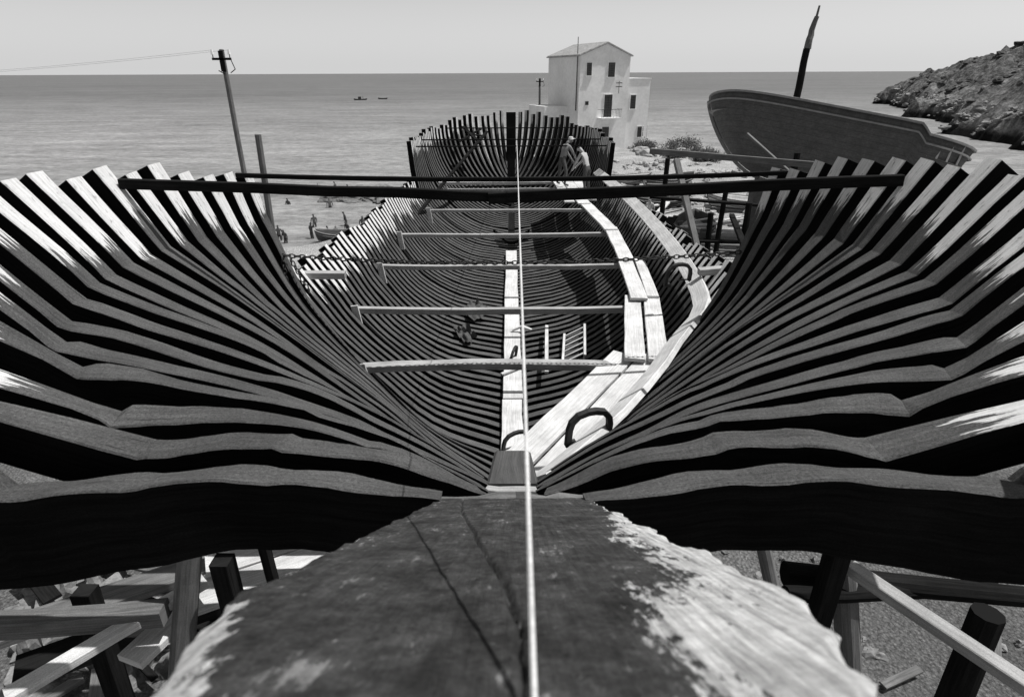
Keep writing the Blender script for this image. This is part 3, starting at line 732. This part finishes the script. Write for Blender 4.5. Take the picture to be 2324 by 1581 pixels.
upole('utility_pole',-13.0,30,1.0,-9.6,.11,.42)
upole('utility_pole',3.55,80,-.6,-9,.12,.45)
mb=MB()
for s in(-1,1):
    a=Vector((-13.0+s*.38,29.87,.98));b=Vector((-80,50+s*1.2,.5));n=14
    q=[a.lerp(b,i/n)-Vector((0,0,1.1*4*(i/n)*(1-i/n))) for i in range(n+1)]
    for i in range(n): mb.pole(q[i],q[i+1],.005,.005,n=4,seg=1)
mb.obj('overhead_wires',[M_rawdk])
# ------------------------------------------------------------------ boats
def hullmat(name,lo,hi,planks):
    m,nt,b=nodes(name);tc=nt.nodes.new('ShaderNodeTexCoord');sp=nt.nodes.new('ShaderNodeSeparateXYZ');nt.links.new(tc.outputs['UV'],sp.inputs[0])
    fr=mnode(nt,'FRACT',mnode(nt,'MULTIPLY',sp.outputs[1],planks));seam=maprange(nt,mnode(nt,'ABSOLUTE',mnode(nt,'SUBTRACT',fr,.5)),.455,.5,1,.5)
    n=nz(nt,coords(nt,'UV',(1,22,1)),5,6,.7);p=nz(nt,coords(nt,'Object'),2.5,6,.7);g=nz(nt,coords(nt,'Object'),14,5,.85)
    val=maprange(nt,n,.3,.7,lo,hi);val=mnode(nt,'MULTIPLY',val,maprange(nt,p,.3,.7,.8,1.2));val=mnode(nt,'MULTIPLY',val,maprange(nt,g,.32,.68,.75,1.25));val=mnode(nt,'MULTIPLY',val,seam)
    togray(nt,b,val);b.inputs['Roughness'].default_value=.8;b.inputs['Specular IOR Level'].default_value=.15;bump(nt,b,seam,.4,.02);return m
def boat(name,L,bm_f,sheer,keel,mats,loc,yaw,pitch=0,roll=0,full=2.4,deck=None,ns=36,stem_rake=.1,ny=14):
    e=empty(name,loc);e.rotation_euler=(roll,pitch,yaw);mb=MB();rows=[]
    for i in range(ns+1):
        t=i/ns;bb=bm_f(t);sh=sheer(t);ke=keel(t);row=[]
        for s in(-1,1):
            r=[]
            for k in range(ny+1):
                u=k/ny;y=bb*(math.sin(u*math.pi/2)**(1/full*1.35))*(.93+.07*u);z=ke+(sh-ke)*max(0,1-math.cos(u*math.pi/2))**.8
                x=t*L+ (stem_rake*L*(1-u)**1.3*(1-t)**3) - (.10*L*(1-u)*t**4)
                r.append(Vector((x,s*y,z)))
            row.append(r)
        rows.append(row)
    for s in(0,1):
        for i in range(ns):
            for k in range(ny):
                b0=len(mb.v);mb.v+= [rows[i][s][k],rows[i+1][s][k],rows[i+1][s][k+1],rows[i][s][k+1]];mb.tip+=[9]*4
                mb.addf((b0,b0+1,b0+2,b0+3),[(i/ns*L,k/ny),((i+1)/ns*L,k/ny),((i+1)/ns*L,(k+1)/ny),(i/ns*L,(k+1)/ny)],0)
    o=mb.obj('hull',mats,e)
    me=o.data;bm=bmesh.new();bm.from_mesh(me);bmesh.ops.remove_doubles(bm,verts=bm.verts,dist=.0008);bmesh.ops.recalc_face_normals(bm,faces=bm.faces)
    for f in bm.faces:f.smooth=True
    bm.to_mesh(me);bm.free()
    md=o.modifiers.new('thick','SOLIDIFY');md.thickness=.07;md.offset=-1
    mb=MB()
    for s in(0,1):
        P=[rows[i][s][-1]+Vector((0,0,.02)) for i in range(ns+1)]
        sg=-1 if s==0 else 1
        for off,dz,w,h in((0,.03,.16,.09),(.04,-.38*(L/13),.05,.06)):
            Q=[p+Vector((0,sg*off,dz)) for p in P]
            Ws=[];
            for i in range(len(Q)):
                T=(Q[min(i+1,ns)]-Q[max(i-1,0)]).normalized();Ws.append(Vector((-T.y,T.x,0)).normalized())
            mb.sweep(Q,Ws,[Vector((0,0,-1))]*len(Q),w*L/13+.02,h*L/13+.015,mi=0,ch=.01)
    P=[rows[0][0][k] for k in range(ny,-1,-1)]+[rows[i][0][0] for i in range(2,ns,2)]
    P=[Vector((p.x,0,p.z-.02)) for p in P]
    Nn=[]
    for i in range(len(P)):
        T=(P[min(i+1,len(P)-1)]-P[max(i-1,0)]).normalized();Nn.append(Vector((T.z,0,-T.x)))
    mb.sweep(P,[Vector((0,1,0))]*len(P),Nn,.14*L/13+.02,.16*L/13+.02,mi=0)
    mb.obj('rails_and_keel',[mats[1]],e)
    if deck is not None:
        mb=MB()
        for i in range(2,ns-1):
            b0=len(mb.v);a,b=rows[i][0][-1],rows[i+1][0][-1];f=.93
            mb.v+=[Vector((a.x,a.y*f,a.z-deck)),Vector((b.x,b.y*f,b.z-deck)),Vector((b.x,-b.y*f,b.z-deck)),Vector((a.x,-a.y*f,a.z-deck))];mb.tip+=[9]*4
            mb.addf((b0,b0+1,b0+2,b0+3),[(a.x,0),(b.x,0),(b.x,2),(a.x,2)],0)
        mb.obj('deck',[M_mid],e)
        if L>10:
            mb=MB()
            for i in range(int(ns*.78),ns,2):
                for s in (0,1):
                    a=rows[i][s][-1];mb.beam(Vector((a.x-.02,a.y*.93,a.z-.02)),Vector((a.x-.02,a.y*.90,a.z-deck)),.1,.07,up=(1,0,0))
            mb.obj('bulwark_stanchions',[M_raw],e)
    return e
MH=hullmat('boat_planking',.075,.12,17);MR=simple('boat_rail',.20,.30,4)
def bf(t):
    if t<.24: return 2.0*max(0,1-(1-t/.24)**2.6)**.6+.04
    if t<.7: return 2.04
    return 2.0*max(0,1-((t-.7)/.3)**2.6)**.6+.04
kel=lambda t: -3.1-.35*t
bv=boat('beached_fishing_boat',11.0,bf,lambda t:.22*(1-t)**2-.50*(1-t)**7-.1*t-.32*max(0,min(1,(t-.82)/.03)),kel,[MH,MR],(9.75,31.3,-.97),math.radians(-36),math.radians(8.0),math.radians(-14),deck=.75,stem_rake=.30,ns=60)
mb=MB()
mb.pole((12.6,28.6,-3.2),(12.68,28.6,.9),.16,.14,jit=.015,seg=8,n=10);mb.pole((12.68,28.6,.9),(12.86,28.6,2.1),.15,.09,jit=.03,seg=7,n=10,mi=1);mb.pole((12.86,28.6,2.1),(12.9,28.6,2.5),.05,.04,mi=1)
mo=mb.obj('mast',[M_dk,M_rawdk]);
mo.parent=bv;mo.matrix_parent_inverse=(Matrix.Translation(bv.location)@bv.rotation_euler.to_matrix().to_4x4()).inverted()
mb=MB()
for k in range(5):
    x=11.6+k*1.4;y=28.8-k*1.05;mb.pole((x,y,-3.9),(x-.9,y-1.2,-7.6),.09,.1)
for k in range(5): mb.box((12.0+k*1.4,29.2-k*1.05,-6.3-.1*k),(1.0,.5,2.4),rot=-.6)
mb.obj('boat_cradle',[M_rawdk])
MS=hullmat('small_boat_dark',.05,.1,8);MW=hullmat('small_boat_white',.5,.65,8)
sb=lambda w:(lambda t:w*max(0,1-abs(2*t-.95)**2.6)**.7+.03)
def small(name,x,y,yaw,L,mats,w,z=None,roll=0):
    boat(name,L,sb(w),lambda t:.55+.25*abs(2*t-1)**2,lambda t:0.0+.1*abs(2*t-1)**3,mats,(x,y,(ground(x,y) if z is None else z)+.1),yaw,0,roll,ns=18,ny=8,stem_rake=.06,deck=.35)
small('rowing_boat',8.6,27.6,math.radians(75),4.6,[MS,M_rawdk],.95)
small('rowing_boat',6.6,41,math.radians(-12),5.5,[MW,MR],1.0,roll=.1)
small('rowing_boat',9.5,44,math.radians(30),5,[MS,MR],1.0)
small('rowing_boat',7.2,36.5,math.radians(15),4.2,[MS,MR],.8,roll=-.15)
small('rowing_boat',12.0,37,math.radians(-20),5,[MW,M_rawdk],.9)
small('rowing_boat',7.0,31,math.radians(35),4.4,[MW,MR],.8,roll=.2)
small('rowing_boat',5.6,46,math.radians(5),5,[MW,MS],.9)
small('rowing_boat',-12.9,38.9,math.radians(8),3.6,[MS,MR],.75,z=SEA+.0)
small('rowing_boat',-66.5,274,math.radians(5),5.6,[MS,MS],1.0,z=SEA-.3)
small('rowing_boat',-58,283,math.radians(-5),4.2,[MS,MS],.8,z=SEA-.3)
mb=MB();mb.box((-64,274,SEA+.9),(1.2,.8,.9));mb.pole((-62.6,274,SEA),(-62.6,274,SEA+1.6),.1,.06);mb.obj('boat_cabin',[MS])
# ------------------------------------------------------------------ people
M_skin=simple('skin',.34,.44,5,bs=0,grain=.05);M_skin2=simple('worker_skin',.2,.28,5,bs=0,grain=.05);M_tan=simple('tanned_skin',.06,.10,5,bs=0,grain=.05);M_tr=simple('trousers',.05,.09,6);M_sh=simple('shirt',.45,.6,6);M_hair=simple('hair',.02,.03,9);M_sw=simple('swimwear',.02,.04,6)
def person(name,loc,yaw,h=1.7,lean=0,armL=None,armR=None,legs='stand',cloth=('skin','trousers'),fingers=False,headdown=0,hat=False,sink=0,tan=False,skm=None):
    V=[];E_=[];Rr=[];Z=[]
    Lm=Matrix.Rotation(-lean,3,'X');piv=Vector((0,0,.93))
    def add(p,r,par,zone,tor=False):
        p=Vector(p)
        if tor: p=piv+Lm@(p-piv)
        V.append(p);Rr.append(r);Z.append(zone)
        if par is not None:E_.append((par,len(V)-1))
        return len(V)-1
    pel=add((0,0,.95),(.15,.11),None,'tr');sp=add((0,0,1.12),(.135,.1),pel,'to',True);chs=add((0,.0,1.32),(.165,.115),sp,'to',True)
    nk=add((0,0,1.47),(.07,.065),chs,'sk',True);hb=add((0,.02+headdown*.05,1.55),(.075,.08),nk,'sk',True);h1=add((0,.035+headdown*.1,1.63),(.085,.1),hb,'sk',True);h2=add((0,.03+headdown*.12,1.71),(.07,.08),h1,'ha',True)
    nose=add((0,.13+headdown*.12,1.60),(.018,.018),h1,'sk',True)
    aL=armL or [(-.25,.03,1.15),(-.27,.1,.92)];aR=armR or [(.25,.03,1.15),(.27,.1,.92)]
    for s,ar in((-1,aL),(1,aR)):
        shd=add((s*.175,0,1.40),(.062,.062),chs,'to',True);el=add(ar[0],(.043,.043),shd,'sk',True);wr=add(ar[1],(.03,.026),el,'sk',True)
        d=(Vector(ar[1])-Vector(ar[0])).normalized();pm=Vector(ar[1])+d*.07;pa=add(pm,(.036,.02),wr,'sk',True)
        if fingers:
            side=d.orthogonal().normalized()
            for q,ln in((-1.5,.07),(-.5,.085),(.5,.08),(1.5,.062)):
                f1=add(pm+d*.045+side*q*.02,(.0095,.0095),pa,'sk',True);f2=add(pm+d*(.04+ln*.6)+side*q*.023+Vector((0,.01,-.01)),(.009,.009),f1,'sk',True);add(pm+d*(.03+ln)+side*q*.023+Vector((0,.025,-.02)),(.0075,.0075),f2,'sk',True)
            t1=add(Vector(ar[1])+d*.03-side*.045,(.011,.011),pa,'sk',True);add(Vector(ar[1])+d*.07-side*.07,(.009,.009),t1,'sk',True)
    for s in(-1,1):
        if legs=='stand': K=[(s*.1,.0,.86),(s*.115,.03,.5),(s*.12,-.02,.09),(s*.14,.14,.035)]
        elif legs=='wide': K=[(s*.1,.0,.86),(s*.2,.06,.5),(s*.24,-.02,.09),(s*.28,.13,.035)]
        elif legs=='walk': K=[(s*.1,.0,.86),(s*.11,.03+s*.14,.5),(s*.11,s*.25-.04,.1),(s*.12,s*.25+.1,.04)]
        else: K=[(s*.1,.0,.88),(s*.14,.42,.92),(s*.14,.45,.48),(s*.15,.58,.44)]
        hp_=add(K[0],(.092,.095),pel,'tr');kn=add(K[1],(.06,.06),hp_,'le');an=add(K[2],(.04,.042),kn,'le');add(K[3],(.038,.028),an,'ft')
    me=bpy.data.meshes.new(name+'_s');me.from_pydata([tuple(v) for v in V],E_,[]);o=bpy.data.objects.new('tmp',me);COL.objects.link(o)
    md=o.modifiers.new('Skin','SKIN');md.branch_smoothing=.6
    for i,sv in enumerate(me.skin_vertices[0].data): sv.radius=Rr[i];sv.use_root=(i==0)
    sd=o.modifiers.new('Sub','SUBSURF');sd.levels=2;sd.render_levels=2
    dg=bpy.context.evaluated_depsgraph_get();em=bpy.data.meshes.new_from_object(o.evaluated_get(dg));bpy.data.objects.remove(o)
    em.name=name;em.materials.clear()
    sk_=skm or (M_tan if tan else M_skin)
    for m in(sk_,M_tr,M_sh,M_hair,M_sw):em.materials.append(m)
    top,bot=cloth
    mp={'sk':0,'ha':3,'to':2 if top=='shirt' else 0,'tr':1 if bot=='trousers' else 4,'le':1 if bot=='trousers' else 0,'ft':1 if bot=='trousers' else 0}
    segs=[(V[a],V[b],Z[b]) for a,b in E_]
    for p in em.polygons:
        c=p.center;best=(9,'sk')
        for a,b,z in segs:
            ab=b-a;t=max(0,min(1,(c-a).dot(ab)/max(1e-6,ab.length_squared)));d=(c-a-ab*t).length
            if d<best[0]: best=(d,z)
        p.material_index=mp[best[1]];p.use_smooth=True
    ob=bpy.data.objects.new(name,em);COL.objects.link(ob)
    s=h/1.79;ob.scale=(s,s,s);ob.location=(loc[0],loc[1],loc[2]-sink);ob.rotation_euler=(0,0,yaw)
    mb=MB()
    hd=piv+Lm@(Vector((0,.035+headdown*.1,1.62))-piv)
    for sx in(-1,1):
        mb.box(hd+Vector((sx*.088,0,.0)),(.015,.03,.05),mi=0);mb.box(hd+Vector((sx*.03,.088,.015)),(.018,.012,.01),mi=1)
    mb.box(hd+Vector((0,.09,-.045)),(.04,.012,.008),mi=1)
    if hat:
        mb.pole(hd+Vector((0,0,.03)),hd+Vector((0,-.01,.11)),.105,.07,mi=2,n=12,seg=2);mb.box(hd+Vector((0,.11,.045)),(.13,.1,.012),mi=2)
    mb.obj('head_details',[sk_,M_hair,M_sh if hat else M_hair],ob)
    return ob
zw=-3.41
person('worker',(1.66,20.3,zw),math.radians(-60),1.66,.38,[(-.2,.3,1.2),(-.12,.5,1.05)],[(.2,.32,1.18),(.1,.52,1.08)],'wide',('skin','trousers'),True,.7,True,skm=M_skin2)
person('worker',(2.33,18.9,zw-.02),math.radians(50),1.56,.42,[(-.22,.25,1.2),(-.14,.48,1.1)],[(.24,.3,1.22),(.12,.52,1.12)],'stand',('skin','trousers'),True,.7,False)
bz=lambda x,y:max(ground(x,y),SEA-.45)
def bath(x,y,yaw,h,**k): person('bather',(x,y,bz(x,y)),math.radians(yaw),h,cloth=('skin','swim'),tan=True,**k)
bath(-15.6,39.6,20,1.6);bath(-15.0,39.1,160,1.45,lean=.2);bath(-13.6,40.2,-40,1.65,armR=[(.3,.1,1.5),(.15,.2,1.62)])
bath(-12.6,40.6,90,1.3);bath(-10.6,42.4,200,1.6,legs='walk');bath(-11.9,40.0,10,1.3,lean=.6);bath(-11.3,41.0,150,1.5,lean=.3)
bath(-14.4,43.5,40,1.5);bath(-12.2,44.0,120,1.6,lean=.2)
bath(-17.2,55,0,1.6,armL=[(-.35,.1,1.6),(-.3,.1,1.85)]);
for x,y in((-18.8,56),(-18,58),(-16.6,56.5),(-15.8,59),(-17.4,60.5),(-15.2,57),(-19.2,52)): person('swimmer',(x,y,SEA-1.0),U(0,6),1.65,cloth=('skin','swim'),lean=.15,tan=True)
person('bather',(-15.2,50.5,SEA-.7),.4,1.6,cloth=('skin','swim'),lean=.3,tan=True)
person('boatyard_man',(7.4,32,ground(7.4,32)),math.radians(150),1.7,.3,cloth=('shirt','trousers'))
person('boatyard_man',(5.6,38,ground(5.6,38)),math.radians(100),1.7,cloth=('shirt','trousers'),legs='walk')
# ------------------------------------------------------------------ light & sky
sv=Vector((.40,.05,.90)).normalized()
el=math.asin(sv.z);az=math.atan2(sv.x,sv.y)
sun=bpy.data.lights.new('sun','SUN');sun.energy=4.9;sun.angle=math.radians(.5);sun.color=(1,.99,.975)
so=bpy.data.objects.new('sun',sun);COL.objects.link(so);so.rotation_euler=sv.to_track_quat('Z','Y').to_euler()
w=bpy.data.worlds.new('World');scene.world=w;w.use_nodes=True;nt=w.node_tree;nt.nodes.clear()
sk=nt.nodes.new('ShaderNodeTexSky');sk.sky_type='NISHITA';sk.sun_disc=False;sk.sun_elevation=el;sk.sun_rotation=az;sk.dust_density=2.5;sk.air_density=1.0
bw=nt.nodes.new('ShaderNodeRGBToBW');bg=nt.nodes.new('ShaderNodeBackground');bg.inputs[1].default_value=.08;ou=nt.nodes.new('ShaderNodeOutputWorld')
nt.links.new(sk.outputs[0],bw.inputs[0])
tc=nt.nodes.new('ShaderNodeTexCoord');sp=nt.nodes.new('ShaderNodeSeparateXYZ');nt.links.new(tc.outputs['Generated'],sp.inputs[0])
hz=mnode(nt,'MULTIPLY',mnode(nt,'EXPONENT',mnode(nt,'MULTIPLY',mnode(nt,'ABSOLUTE',sp.outputs[2]),-5.5)),7.0)
tot=mnode(nt,'ADD',bw.outputs[0],hz);nt.links.new(tot,bg.inputs[0]);nt.links.new(bg.outputs[0],ou.inputs[0])
scene.view_settings.view_transform='Standard';scene.view_settings.look='None';scene.view_settings.exposure=0
# ------------------------------------------------------------------ camera
cam=bpy.data.cameras.new('camera');co=bpy.data.objects.new('camera',cam);COL.objects.link(co)
cam.lens=21;cam.sensor_width=36;cam.clip_start=.02;cam.clip_end=120000
co.matrix_world=Matrix.Rotation(math.radians(90-24.74),4,'X')@Matrix.Rotation(math.radians(-.25),4,'Z')
cam.dof.use_dof=True;cam.dof.focus_distance=6;cam.dof.aperture_fstop=7
scene.camera=co
